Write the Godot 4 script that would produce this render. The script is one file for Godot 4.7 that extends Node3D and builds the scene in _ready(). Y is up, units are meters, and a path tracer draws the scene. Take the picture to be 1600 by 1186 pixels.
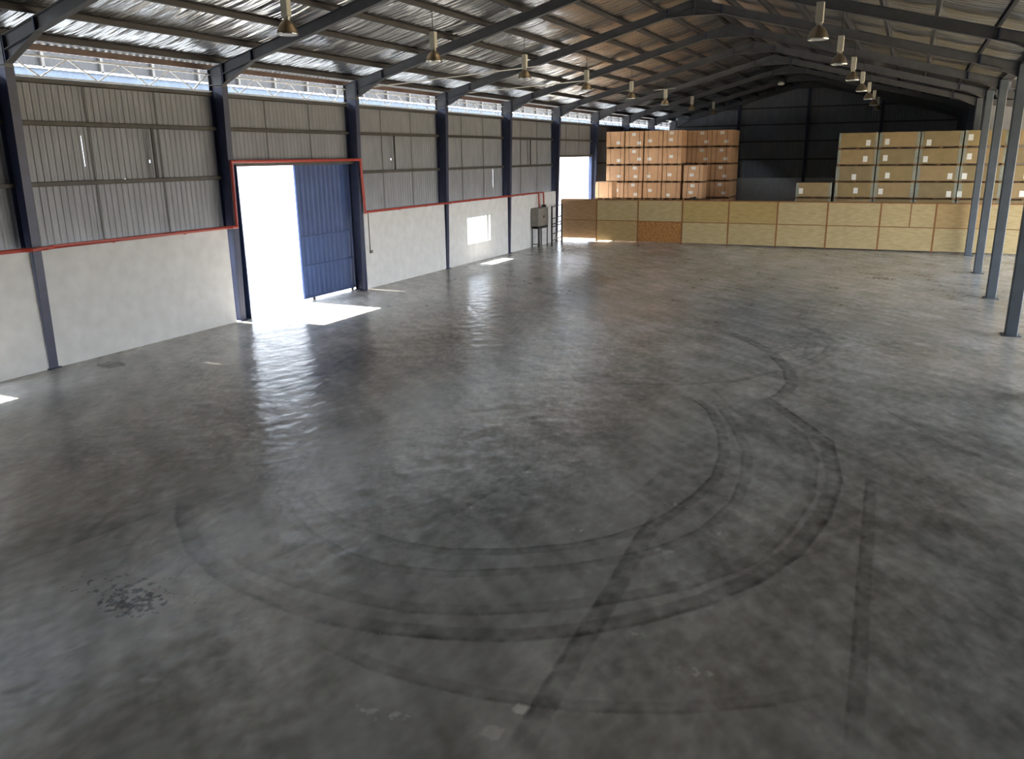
extends Node3D
# A long steel portal-frame warehouse. x runs across the nave (0 = left wall, 20 = inner columns, 30 = right wall of the lean-to aisle),
# -z runs down the building in bays of six metres, y is up. Everything is in metres.

const BAY := 6.0
const SLOPE := 0.26          # rise of the roof per metre
const RAFTER_TOP := 7.0      # height of the rafter's top face above the left column line
const PURLIN_H := 0.19       # from the rafter's top face to the foil
const CLEAT := 0.05          # purlins stand on cleats
const Z_FRONT := 14.0
const Z_BACK := -54.4
# light: energy of the sky and the sun, exposure of the camera
const SKY := 5.0
const SUN := 42.0
const EXPOSURE := 0.42
var M := {}
var taken := {}
var rng := RandomNumberGenerator.new()

# ---------------------------------------------------------------- names, metas
func numbered(called: String) -> String:
	var n: int = taken.get(called, 0)
	taken[called] = n + 1
	return called if n == 0 else "%s_%03d" % [called, n]

func thing(called: String, label: String, category: String, at := Vector3.ZERO, group := "") -> Node3D:
	var o := Node3D.new()
	o.name = numbered(called)
	add_child(o, true)
	o.position = at
	o.set_meta("label", label)
	o.set_meta("category", category)
	if group != "":
		o.set_meta("group", group)
	return o

func struct(called: String, label := "") -> Node3D:
	var o := Node3D.new()
	o.name = called
	add_child(o, true)
	o.set_meta("kind", "structure")
	if label != "":
		o.set_meta("label", label)
	return o

func part(called: String, st: SurfaceTool, mat: Material, parent: Node3D, smooth := false) -> MeshInstance3D:
	var o := MeshInstance3D.new()
	o.name = called
	if smooth:
		st.generate_normals()
	o.mesh = st.commit()
	o.material_override = mat
	o.cast_shadow = GeometryInstance3D.SHADOW_CASTING_SETTING_ON
	parent.add_child(o, true)
	return o

func share(called: String, mesh: Mesh, mat: Material, parent: Node3D, at: Vector3) -> MeshInstance3D:
	var o := MeshInstance3D.new()
	o.name = called
	o.mesh = mesh
	o.material_override = mat
	parent.add_child(o, true)
	o.position = at
	return o

# ---------------------------------------------------------------- shapes
func tool() -> SurfaceTool:
	var st := SurfaceTool.new()
	st.begin(Mesh.PRIMITIVE_TRIANGLES)
	return st

# a, b, c, d run counter-clockwise as seen from outside
func quad(st: SurfaceTool, a: Vector3, b: Vector3, c: Vector3, d: Vector3) -> void:
	var n := (c - a).cross(d - b).normalized()
	for v: Vector3 in [a, c, b, a, d, c]:
		st.set_normal(n)
		st.add_vertex(v)

# eight corners: p[0..3] bottom ring, p[4..7] top ring, both counter-clockwise seen from above
func hexa(st: SurfaceTool, p: Array) -> void:
	quad(st, p[4], p[5], p[6], p[7])
	quad(st, p[3], p[2], p[1], p[0])
	for i in 4:
		var j := (i + 1) % 4
		quad(st, p[i], p[j], p[j + 4], p[i + 4])

func box(st: SurfaceTool, lo: Vector3, hi: Vector3) -> void:
	hexa(st, [Vector3(lo.x, lo.y, hi.z), Vector3(hi.x, lo.y, hi.z), Vector3(hi.x, lo.y, lo.z), Vector3(lo.x, lo.y, lo.z),
		Vector3(lo.x, hi.y, hi.z), Vector3(hi.x, hi.y, hi.z), Vector3(hi.x, hi.y, lo.z), Vector3(lo.x, hi.y, lo.z)])

# box with its twelve edges cut back by e
func bevel_box(st: SurfaceTool, lo: Vector3, hi: Vector3, e: float) -> void:
	var c := (lo + hi) * 0.5
	var h := (hi - lo) * 0.5
	var ax := [Vector3.RIGHT, Vector3.UP, Vector3.BACK]
	for i in 3:
		var j := (i + 1) % 3
		var k := (i + 2) % 3
		for s: float in [-1.0, 1.0]:
			var n: Vector3 = ax[i] * h[i] * s
			var u: Vector3 = ax[j] * (h[j] - e)
			var v: Vector3 = ax[k] * (h[k] - e) * s
			quad(st, c + n - u - v, c + n + u - v, c + n + u + v, c + n - u + v)
		for s: float in [-1.0, 1.0]:
			for t: float in [-1.0, 1.0]:
				var w: Vector3 = ax[k] * (h[k] - e)
				var p1: Vector3 = ax[i] * h[i] * s + ax[j] * (h[j] - e) * t
				var p2: Vector3 = ax[i] * (h[i] - e) * s + ax[j] * h[j] * t
				if s * t > 0:
					quad(st, c + p1 - w, c + p2 - w, c + p2 + w, c + p1 + w)
				else:
					quad(st, c + p2 - w, c + p1 - w, c + p1 + w, c + p2 + w)
	for sx: float in [-1.0, 1.0]:
		for sy: float in [-1.0, 1.0]:
			for sz: float in [-1.0, 1.0]:
				var s3 := Vector3(sx, sy, sz)
				var a := c + Vector3(h.x, h.y - e, h.z - e) * s3
				var b := c + Vector3(h.x - e, h.y, h.z - e) * s3
				var d := c + Vector3(h.x - e, h.y - e, h.z) * s3
				var n2 := s3.normalized()
				var order := [a, d, b] if sx * sy * sz > 0 else [a, b, d]
				for v2: Vector3 in order:
					st.set_normal(n2)
					st.add_vertex(v2)

# a bar of rectangular section w (across) x h between two points
func bar(st: SurfaceTool, a: Vector3, b: Vector3, w: float, h: float) -> void:
	var d := (b - a).normalized()
	var side := d.cross(Vector3.UP)
	if side.length() < 0.01:
		side = Vector3.RIGHT
	side = side.normalized() * w * 0.5
	var up := side.cross(d).normalized() * h * 0.5
	hexa(st, [a - side - up, a + side - up, b + side - up, b - side - up, a - side + up, a + side + up, b + side + up, b - side + up])

# a round tube along points
func tube(st: SurfaceTool, pts: Array, r: float, n := 10) -> void:
	var rings := []
	for i in pts.size():
		var p: Vector3 = pts[i]
		var d0: Vector3 = (p - pts[i - 1]).normalized() if i > 0 else (pts[1] - p).normalized()
		var d1: Vector3 = (pts[i + 1] - p).normalized() if i < pts.size() - 1 else d0
		var d := (d0 + d1).normalized()
		var k := 1.0 / maxf(0.5, d.dot(d1))
		var u := d.cross(Vector3(0.31, 0.2, 0.93)).normalized()
		var v := d.cross(u).normalized()
		var ring := []
		for j in n:
			var a := TAU * j / n
			ring.append(p + (u * cos(a) + v * sin(a)) * r * k)
		rings.append(ring)
	for i in pts.size() - 1:
		for j in n:
			var j2 := (j + 1) % n
			quad(st, rings[i][j2], rings[i][j], rings[i + 1][j], rings[i + 1][j2])
	for e in [0, pts.size() - 1]:
		for j in range(1, n - 1):
			var ring: Array = rings[e]
			var t := [ring[0], ring[j], ring[j + 1]] if e == 0 else [ring[0], ring[j + 1], ring[j]]
			var nn: Vector3 = (t[2] - t[0]).cross(t[1] - t[0]).normalized()
			for v3: Vector3 in t:
				st.set_normal(nn)
				st.add_vertex(v3)

# profile of (radius, height) turned round the y axis
func lathe(st: SurfaceTool, prof: Array, n := 24) -> void:
	for i in prof.size() - 1:
		var a: Vector2 = prof[i]
		var b: Vector2 = prof[i + 1]
		for j in n:
			var t0 := TAU * j / n
			var t1 := TAU * (j + 1) / n
			quad(st, Vector3(a.x * cos(t0), a.y, -a.x * sin(t0)), Vector3(a.x * cos(t1), a.y, -a.x * sin(t1)),
				Vector3(b.x * cos(t1), b.y, -b.x * sin(t1)), Vector3(b.x * cos(t0), b.y, -b.x * sin(t0)))

# the height of the roof line (rafter top) at x: the pitched nave, then the lean-to aisle
func roof_y(x: float) -> float:
	if x > 20.0:
		return RAFTER_TOP - 0.12 * (x - 20.0)
	return RAFTER_TOP + SLOPE * (x if x <= 10.0 else 20.0 - x)

# A ribbed metal sheet of cover width w, standing upright: starts at p, runs along "along", ribs point to "out".
# holes: rectangles (distance along, bottom, top, width) cut through the sheet.
func ribbed_sheet(st: SurfaceTool, p: Vector3, along: Vector3, out: Vector3, w: float, y0: float, y1: Callable, pitch: float, holes: Array = [], deep := 0.013) -> void:
	var ss := [0.0]
	var n := int(round(w / pitch))
	for i in n:
		var b := i * w / n
		var q := w / n
		for f: float in [0.30, 0.42, 0.80, 0.92]:
			ss.append(b + q * f)
	ss.append(w)
	var ds := [0.0]
	for i in n:
		ds.append_array([0.0, deep, deep, 0.0])
	ds.append(0.0)
	for h: Array in holes:
		for e: float in [h[0] - h[3] * 0.5, h[0] + h[3] * 0.5]:
			var i := 0
			while i < ss.size() - 1 and ss[i + 1] < e:
				i += 1
			if e > ss[i] + 0.001 and e < ss[i + 1] - 0.001:
				var f: float = (e - ss[i]) / (ss[i + 1] - ss[i])
				ds.insert(i + 1, lerpf(ds[i], ds[i + 1], f))
				ss.insert(i + 1, e)
	for i in ss.size() - 1:
		var a: Vector3 = p + along * ss[i] + out * ds[i]
		var b: Vector3 = p + along * ss[i + 1] + out * ds[i + 1]
		var ta: float = y1.call(a)
		var tb: float = y1.call(b)
		var cuts := [[y0, 1e9]]
		for h: Array in holes:
			if ss[i] > h[0] - h[3] * 0.5 - 0.002 and ss[i + 1] < h[0] + h[3] * 0.5 + 0.002:
				cuts = [[y0, h[1]], [h[2], 1e9]]
		for c: Array in cuts:
			quad(st, Vector3(a.x, c[0], a.z), Vector3(b.x, c[0], b.z), Vector3(b.x, minf(tb, c[1]), b.z), Vector3(a.x, minf(ta, c[1]), a.z))

# ---------------------------------------------------------------- materials
func mat(c: Color, rough := 0.7, metal := 0.0) -> StandardMaterial3D:
	var m := StandardMaterial3D.new()
	m.albedo_color = c
	m.roughness = rough
	m.metallic = metal
	return m

func noise_image(size: int, freq: float, sd: int, octaves := 4, sx := 1.0) -> Image:
	var fn := FastNoiseLite.new()
	fn.seed = sd
	fn.noise_type = FastNoiseLite.TYPE_SIMPLEX_SMOOTH
	fn.frequency = freq
	fn.fractal_octaves = octaves
	if sx == 1.0:
		return fn.get_seamless_image(size, size)
	var im := fn.get_seamless_image(int(size / sx), size)
	im.resize(size, size, Image.INTERPOLATE_BILINEAR)
	return im

# grain: colour varies between a and b after a seamless noise
func grain_tex(size: int, freq: float, sd: int, a: Color, b: Color, sx := 1.0, octaves := 4) -> ImageTexture:
	var im := noise_image(size, freq, sd, octaves, sx)
	im.convert(Image.FORMAT_L8)
	var src := im.get_data()
	var dst := PackedByteArray()
	dst.resize(size * size * 3)
	for i in size * size:
		var t := src[i] / 255.0
		dst[i * 3] = int(255.0 * lerpf(a.r, b.r, t))
		dst[i * 3 + 1] = int(255.0 * lerpf(a.g, b.g, t))
		dst[i * 3 + 2] = int(255.0 * lerpf(a.b, b.b, t))
	return ImageTexture.create_from_image(Image.create_from_data(size, size, false, Image.FORMAT_RGB8, dst))

func bump_tex(size: int, freq: float, sd: int, strength: float, sx := 1.0) -> ImageTexture:
	var im := noise_image(size, freq, sd, 4, sx)
	im.convert(Image.FORMAT_RGBA8)
	im.bump_map_to_normal_map(strength)
	return ImageTexture.create_from_image(im)

func tri(m: StandardMaterial3D, scale: Vector3) -> StandardMaterial3D:
	m.uv1_triplanar = true
	m.uv1_world_triplanar = true
	m.uv1_scale = scale
	return m

func grained(a: Color, b: Color, rough: float, scale: Vector3, sd: int, metal := 0.0, sx := 1.0, freq := 0.02) -> StandardMaterial3D:
	var m := mat(Color.WHITE, rough, metal)
	m.albedo_texture = grain_tex(256, freq, sd, a, b, sx)
	return tri(m, scale)

func make_materials() -> void:
	M.plaster = grained(Color(0.74, 0.745, 0.745), Color(0.80, 0.805, 0.805), 0.9, Vector3.ONE * 0.35, 3)
	M.sheet = grained(Color(0.45, 0.46, 0.485), Color(0.52, 0.53, 0.555), 0.55, Vector3(0.5, 0.12, 0.5), 5, 0.15)
	M.girt = grained(Color(0.24, 0.23, 0.22), Color(0.31, 0.30, 0.28), 0.6, Vector3.ONE * 0.5, 7, 0.2)
	M.navy = grained(Color(0.13, 0.16, 0.26), Color(0.17, 0.20, 0.31), 0.5, Vector3.ONE * 0.4, 8)
	M.rafter = grained(Color(0.27, 0.275, 0.29), Color(0.32, 0.325, 0.34), 0.5, Vector3.ONE * 0.4, 9)
	M.post = grained(Color(0.24, 0.27, 0.30), Color(0.29, 0.32, 0.35), 0.5, Vector3.ONE * 0.4, 10)
	M.purlin = grained(Color(0.13, 0.125, 0.135), Color(0.18, 0.17, 0.18), 0.6, Vector3.ONE * 0.4, 11)
	M.eave = grained(Color(0.36, 0.29, 0.26), Color(0.44, 0.36, 0.33), 0.6, Vector3.ONE * 0.4, 12)
	M.zinc = grained(Color(0.66, 0.67, 0.68), Color(0.76, 0.77, 0.78), 0.5, Vector3.ONE * 0.4, 13, 0.2)
	M.truss = grained(Color(0.88, 0.88, 0.88), Color(0.93, 0.93, 0.93), 0.5, Vector3.ONE * 0.5, 14)
	M.red = grained(Color(0.55, 0.17, 0.13), Color(0.63, 0.23, 0.18), 0.45, Vector3.ONE * 0.6, 15)
	M.blue = grained(Color(0.13, 0.22, 0.40), Color(0.18, 0.28, 0.47), 0.5, Vector3(0.5, 0.2, 0.5), 16)
	M.jamb = grained(Color(0.22, 0.28, 0.42), Color(0.28, 0.34, 0.48), 0.5, Vector3.ONE * 0.4, 17)
	M.dark_metal = grained(Color(0.10, 0.10, 0.10), Color(0.15, 0.14, 0.14), 0.6, Vector3.ONE * 0.5, 18)
	M.cabinet = grained(Color(0.42, 0.41, 0.39), Color(0.50, 0.48, 0.45), 0.55, Vector3.ONE * 0.5, 19)
	M.slab = grained(Color(0.53, 0.52, 0.49), Color(0.61, 0.60, 0.57), 0.5, Vector3.ONE * 0.2, 20)
	M.ground = grained(Color(0.52, 0.515, 0.50), Color(0.61, 0.605, 0.59), 0.95, Vector3.ONE * 0.15, 21)
	M.soil = grained(Color(0.79, 0.71, 0.57), Color(0.86, 0.78, 0.64), 0.95, Vector3.ONE * 0.15, 24)
	M.near_blue = grained(Color(0.20, 0.24, 0.29), Color(0.25, 0.30, 0.35), 0.7, Vector3.ONE * 0.2, 22)
	M.near_grey = grained(Color(0.10, 0.10, 0.10), Color(0.14, 0.14, 0.14), 0.7, Vector3.ONE * 0.2, 23)
	# foil-faced roof blanket: bare aluminium, creased along the slope
	var foil := mat(Color(0.90, 0.90, 0.89), 0.24, 1.0)
	foil.normal_enabled = true
	foil.normal_texture = bump_tex(512, 0.012, 31, 14.0, 4.0)
	foil.normal_scale = 0.8
	foil.uv1_scale = Vector3(1, 1, 1)
	M.foil = foil
	# timber and board
	M.ply = []
	for c: Array in [[0.64, 0.54, 0.37], [0.67, 0.60, 0.44], [0.64, 0.55, 0.35], [0.58, 0.46, 0.33], [0.66, 0.59, 0.43]]:
		M.ply.append(grained(Color(c[0] - 0.05, c[1] - 0.05, c[2] - 0.05), Color(c[0] + 0.04, c[1] + 0.04, c[2] + 0.04), 0.75, Vector3(0.25, 1.2, 0.25), 40 + M.ply.size(), 0.0, 1.0, 0.03))
	M.osb = grained(Color(0.46, 0.30, 0.15), Color(0.74, 0.54, 0.30), 0.8, Vector3.ONE * 0.5, 46, 0.0, 1.0, 0.06)
	M.stud = grained(Color(0.44, 0.30, 0.16), Color(0.53, 0.37, 0.21), 0.8, Vector3(2.0, 0.3, 2.0), 47)
	M.pallet = grained(Color(0.36, 0.27, 0.18), Color(0.47, 0.36, 0.25), 0.85, Vector3.ONE * 0.7, 48)
	M.carton = grained(Color(0.74, 0.585, 0.445), Color(0.79, 0.635, 0.49), 0.8, Vector3.ONE * 0.4, 49)
	M.wrapped = []
	for c: Array in [[0.50, 0.43, 0.28], [0.53, 0.45, 0.31], [0.47, 0.41, 0.28]]:
		var w := grained(Color(c[0], c[1], c[2]), Color(c[0] + 0.05, c[1] + 0.05, c[2] + 0.04), 0.6, Vector3.ONE * 0.4, 52 + M.wrapped.size())
		w.clearcoat_enabled = true
		w.clearcoat = 0.8
		w.clearcoat_roughness = 0.18
		M.wrapped.append(w)
	M.paper = mat(Color(0.88, 0.88, 0.86), 0.8)
	M.strap = mat(Color(0.07, 0.07, 0.07), 0.5)
	M.film = mat(Color(0.75, 0.80, 0.76), 0.15)
	M.film.transparency = BaseMaterial3D.TRANSPARENCY_ALPHA
	M.film.albedo_color = Color(0.75, 0.80, 0.76, 0.25)
	M.lamp_body = mat(Color(0.66, 0.65, 0.60), 0.5, 0.0)
	M.reflector = mat(Color(0.52, 0.46, 0.38), 0.35, 0.85)
	M.lamp_rim = mat(Color(0.90, 0.90, 0.88), 0.12, 1.0)
	M.lamp_glass = mat(Color(0.80, 0.80, 0.78), 0.25)
	M.black = mat(Color(0.03, 0.03, 0.03), 0.5)

# ---------------------------------------------------------------- floor: colour computed in the floor's own metres
const FX0 := -0.5
const FX1 := 25.5
const FZ0 := 12.0     # v = 0
const FZ1 := -32.0    # v = 1
# tyre marks: [width in m, darkness, [x, z, x, z, ...]]
const MARKS := [
	[0.3, 0.42, [8.39, 4.00, 8.93, 4.56, 9.77, 5.18, 10.54, 5.52, 10.99, 5.63, 11.71, 5.74, 12.31, 5.76, 12.88, 5.68, 13.52, 5.50, 14.11, 5.27, 14.65, 4.92, 15.17, 4.45, 15.68, 3.84, 16.09, 3.14, 16.40, 2.33, 16.61, 1.14, 16.66, -0.17, 16.41, -1.83, 15.90, -2.67, 15.41, -3.48, 14.95, -4.19]],
	[0.26, 0.28, [10.01, 4.98, 10.81, 5.24, 11.54, 5.33, 12.31, 5.32, 12.92, 5.26, 13.61, 5.00, 14.19, 4.66, 14.53, 4.43, 15.03, 4.00, 15.41, 3.62, 15.99, 2.75, 16.22, 1.82, 16.37, 0.57, 16.29, -0.84, 15.98, -1.98, 15.52, -2.70]],
	[0.22, 0.34, [13.69, -3.65, 14.31, -2.79, 14.76, -1.62, 15.01, -0.58, 15.09, 0.39, 15.00, 1.18, 14.85, 1.82, 14.66, 2.36, 14.36, 2.85, 14.00, 3.25, 13.36, 3.70, 12.66, 4.01, 11.99, 4.09, 11.11, 3.95, 10.33, 3.61, 9.66, 3.18]],
	[0.22, 0.28, [14.29, -3.44, 14.93, -1.95, 15.31, -0.86, 15.48, 0.22, 15.52, 1.19, 15.32, 2.22, 15.00, 2.85, 14.54, 3.41, 14.07, 3.82, 13.57, 4.13, 12.93, 4.48, 12.22, 4.64, 11.60, 4.59, 10.80, 4.32, 10.18, 3.96, 9.64, 3.44]],
	[0.3, 0.45, [14.71, 1.77, 14.68, 2.70, 14.75, 4.01, 14.77, 4.87, 14.79, 5.44, 14.81, 5.94, 14.84, 6.42, 14.85, 6.81]],
	[0.2, 0.35, [17.13, -0.51, 17.17, 1.59, 17.19, 3.05, 17.22, 4.28, 17.23, 5.06, 17.25, 5.71]],
	[0.2, 0.26, [12.15, 6.06, 12.61, 6.15, 13.12, 6.23, 13.61, 6.24, 14.30, 6.17, 15.07, 5.99, 15.82, 5.68, 16.54, 5.24, 17.07, 4.78]],
	[0.35, 0.4, [13.03, -9.93, 13.86, -9.00, 14.66, -7.84, 15.25, -6.28, 15.46, -5.16, 15.39, -4.24, 15.12, -3.48]],
	[0.3, 0.25, [13.60, -13.15, 14.20, -14.19, 14.81, -13.30, 14.82, -12.06, 14.22, -12.02]],
	[0.35, 0.25, [14.66, -12.00, 15.55, -10.52, 15.93, -9.09, 15.85, -7.99, 15.48, -6.87]],
	[0.3, 0.22, [14.42, -7.06, 14.96, -8.32, 15.42, -9.25, 15.48, -7.83, 15.06, -7.00]],
	[0.22, 0.28, [10.32, -3.63, 11.06, -3.61, 12.12, -3.79, 13.34, -4.26, 14.37, -4.96, 15.26, -6.47]],
	[0.22, 0.2, [10.44, -3.03, 11.20, -4.00, 12.48, -4.43, 13.82, -4.46]],
	[0.25, 0.28, [4.77, -7.51, 5.99, -6.61, 7.05, -5.41, 7.67, -4.24, 7.86, -3.05, 7.78, -2.16]],
	[0.25, 0.2, [5.03, -7.61, 6.56, -6.41, 7.55, -5.24, 8.02, -4.05]],
	[0.25, 0.22, [10.73, -2.64, 11.49, -1.37, 11.97, 0.11, 12.19, 1.25, 12.26, 2.03]],
	[0.3, 0.2, [14.42, -0.02, 14.34, 1.11, 14.21, 1.88]],
	[0.45, 0.2, [5.40, 4.67, 5.68, 3.36, 6.20, 1.83, 6.85, 0.42]],
	[0.45, 0.2, [7.98, 6.43, 8.21, 5.60, 8.40, 4.69, 8.71, 3.85]],
	[0.5, 0.3, [9.71, 6.65, 9.69, 6.06, 9.68, 5.13, 9.65, 4.45]],
	[0.3, 0.22, [10.59, 5.42, 10.81, 4.81, 11.00, 4.06]],
	[0.3, 0.25, [12.15, 7.06, 12.15, 6.70, 12.23, 6.44]],
	[0.3, 0.2, [17.43, -1.95, 18.11, -0.56, 18.62, 0.75]],
	[0.25, 0.22, [17.01, -4.61, 17.81, -3.13, 18.49, -1.80]],
	[0.3, 0.22, [12.04, 3.88, 12.16, 2.79, 12.36, 1.60, 12.31, 0.29]],
	[0.04, 0.35, [2.20, 0.64, 3.20, 0.68, 4.26, 0.62, 5.47, 0.66, 5.79, 0.62]],
]

func stroke(px: PackedByteArray, n: int, w: float, dark: float, pts: Array, fn: FastNoiseLite) -> void:
	var sx := n / (FX1 - FX0)
	var sz := n / (FZ0 - FZ1)
	var cv := Curve2D.new()
	var k := pts.size() / 2
	for i in k:
		var p := Vector2(pts[i * 2], pts[i * 2 + 1])
		var a := Vector2(pts[maxi(i - 1, 0) * 2], pts[maxi(i - 1, 0) * 2 + 1])
		var b := Vector2(pts[mini(i + 1, k - 1) * 2], pts[mini(i + 1, k - 1) * 2 + 1])
		var t := (b - a) / 6.0
		cv.add_point(p, -t, t)
	var hit := {}
	var length := cv.get_baked_length()
	var d := 0.0
	var last := cv.sample_baked(0.0)
	while d < length:
		d += 0.012
		var p := cv.sample_baked(minf(d, length))
		var dir := (p - last)
		if dir.length() < 1e-5:
			continue
		dir = dir.normalized()
		last = p
		var nrm := Vector2(-dir.y, dir.x)
		var ends := clampf(minf(d, length - d) / 0.6, 0.0, 1.0)
		var s := -w * 0.62
		while s <= w * 0.62:
			var q := p + nrm * s
			var ix := int((q.x - FX0) * sx)
			var iz := int((FZ0 - q.y) * sz)
			if ix >= 0 and iz >= 0 and ix < n and iz < n:
				# a darker tread edge and a worn middle, broken up by noise
				var e := absf(s) / (w * 0.5)
				var prof := clampf((1.24 - e) / 0.3, 0.0, 1.0) * (0.5 + 0.5 * smoothstep(0.2, 0.95, s / (w * 0.5)))
				var g := 0.62 + 0.7 * fn.get_noise_2d(q.x * 9.0, q.y * 9.0) + 0.3 * fn.get_noise_2d(q.x * 2.0 + 50.0, q.y * 2.0)
				var o := iz * n + ix
				var f := dark * prof * ends * clampf(g, 0.0, 1.2)
				if absf(f) > absf(hit.get(o, 0.0)):
					hit[o] = f
			s += 0.011
	for o: int in hit:
		var k2: float = 1.0 - hit[o]
		px[o * 3] = mini(255, int(px[o * 3] * k2))
		px[o * 3 + 1] = mini(255, int(px[o * 3 + 1] * k2))
		px[o * 3 + 2] = mini(255, int(px[o * 3 + 2] * k2))

func blob(px: PackedByteArray, n: int, at: Vector2, r: Vector2, gain: float, fn: FastNoiseLite, speckle: float) -> void:
	var sx := n / (FX1 - FX0)
	var sz := n / (FZ0 - FZ1)
	for iz in range(maxi(0, int((FZ0 - at.y - r.y) * sz)), mini(n, int((FZ0 - at.y + r.y) * sz))):
		for ix in range(maxi(0, int((at.x - r.x - FX0) * sx)), mini(n, int((at.x + r.x - FX0) * sx))):
			var q := Vector2(ix / sx + FX0, FZ0 - iz / sz)
			var e := ((q - at) / r).length()
			var g := fn.get_noise_2d(q.x * 22.0, q.y * 22.0)
			var inside := clampf((1.0 - e + 0.5 * g) / 0.25, 0.0, 1.0) if speckle == 0.0 else (1.0 if g > speckle + e * 0.45 - 0.35 else 0.0) * (1.0 if e < 1.0 else 0.0)
			if inside > 0.0:
				var o := (iz * n + ix) * 3
				for c in 3:
					px[o + c] = clampi(int(px[o + c] * lerpf(1.0, gain, inside)), 0, 255)

func floor_material() -> StandardMaterial3D:
	var n := 1024
	var fine := noise_image(n, 0.11, 61, 4)
	var mid := noise_image(n, 0.018, 62, 5)
	var wide := noise_image(n, 0.004, 63, 4)
	var streak := noise_image(n, 0.03, 64, 4, 6.0)
	for im: Image in [fine, mid, wide, streak]:
		im.convert(Image.FORMAT_L8)
	var a := fine.get_data()
	var b := mid.get_data()
	var c := wide.get_data()
	var d := streak.get_data()
	var px := PackedByteArray()
	px.resize(n * n * 3)
	var rough := PackedByteArray()
	rough.resize(n * n)
	for y in n:
		for x in n:
			var i := y * n + x
			# sweep streaks run diagonally over the slab
			var j := ((y * 2 + x) % n) * n + ((x * 2 + n - y) % n)
			var t := 0.30 * a[i] + 0.34 * b[i] + 0.36 * c[i]
			var s: float = t + 0.34 * (d[j] - 128.0)
			var warm := (c[(i + n * 300 + 400) % (n * n)] - 128.0) * 0.035
			var v := 147.0 + (s - 128.0) * 0.42
			px[i * 3] = clampi(int(v + warm + 1.0), 0, 255)
			px[i * 3 + 1] = clampi(int(v), 0, 255)
			px[i * 3 + 2] = clampi(int(v - warm - 4.0), 0, 255)
			rough[i] = clampi(int(60.0 + (b[i] - 128.0) * 0.05 + (d[j] - 128.0) * 0.03 + (a[i] - 128.0) * 0.06), 46, 67)
	var im := Image.create_from_data(n, n, false, Image.FORMAT_RGB8, px)
	im.resize(2048, 2048, Image.INTERPOLATE_CUBIC)
	px = im.get_data()
	n = 2048
	var fn := FastNoiseLite.new()
	fn.seed = 71
	fn.frequency = 0.35
	for m: Array in MARKS:
		stroke(px, n, m[0] * 0.7, m[1] * 0.8, m[2], fn)
	# older, fainter traces: long shallow arcs in every direction
	var old := RandomNumberGenerator.new()
	old.seed = 99
	for i in 70:
		var p := Vector2(old.randf_range(0.5, 21.0), old.randf_range(-28.0, 8.0))
		var turn := old.randf() * TAU
		var bend := old.randf_range(-0.25, 0.25)
		var pts := []
		for q in 6:
			pts.append_array([p.x, p.y])
			p += Vector2(cos(turn), sin(turn)) * old.randf_range(0.5, 1.1)
			turn += bend
		stroke(px, n, old.randf_range(0.10, 0.30), old.randf_range(0.06, 0.16) * (1.0 if old.randf() < 0.75 else -0.8), pts, fn)
	blob(px, n, Vector2(10.12, 6.39), Vector2(0.42, 0.30), 0.45, fn, 0.12)      # oil with grit
	blob(px, n, Vector2(9.9, 6.25), Vector2(0.9, 0.5), 0.6, fn, 0.45)
	blob(px, n, Vector2(0.94, -0.76), Vector2(0.4, 0.3), 0.55, fn, 0.0)
	blob(px, n, Vector2(16.59, -21.26), Vector2(0.55, 0.35), 0.55, fn, 0.1)
	blob(px, n, Vector2(14.64, 6.22), Vector2(0.085, 0.075), 1.35, fn, 0.0)      # pale patch of filler
	blob(px, n, Vector2(14.55, 6.6), Vector2(0.10, 0.10), 1.15, fn, 0.0)
	for s: Array in [[14.84, 1.6, 0.22], [13.85, 2.84, 0.16], [14.95, 2.95, 0.2], [15.5, 2.2, 0.18], [12.3, 2.8, 0.16], [13.5, 6.8, 0.2], [13.7, 6.75, 0.16], [15.2, 4.75, 0.14], [11.0, 3.4, 0.2], [15.9, 5.1, 0.2]]:
		blob(px, n, Vector2(s[0], s[1]), Vector2(s[2], s[2] * 0.4), 1.18, fn, 0.22)
	im = Image.create_from_data(n, n, false, Image.FORMAT_RGB8, px)
	var m2 := mat(Color.WHITE, 1.0)
	m2.albedo_texture = ImageTexture.create_from_image(im)
	m2.roughness_texture = ImageTexture.create_from_image(Image.create_from_data(1024, 1024, false, Image.FORMAT_L8, rough))
	m2.roughness_texture_channel = BaseMaterial3D.TEXTURE_CHANNEL_RED
	m2.metallic_specular = 0.36
	# faint trowel waves and wear in the surface
	var wave := noise_image(1024, 0.05, 65, 5)
	wave.convert(Image.FORMAT_RGBA8)
	wave.bump_map_to_normal_map(3.0)
	m2.normal_enabled = true
	m2.normal_texture = ImageTexture.create_from_image(wave)
	m2.normal_scale = 0.15
	return m2

# ---------------------------------------------------------------- building blocks of the shed
func flat_top(y: float) -> Callable:
	return func(_p: Vector3) -> float: return y

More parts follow.
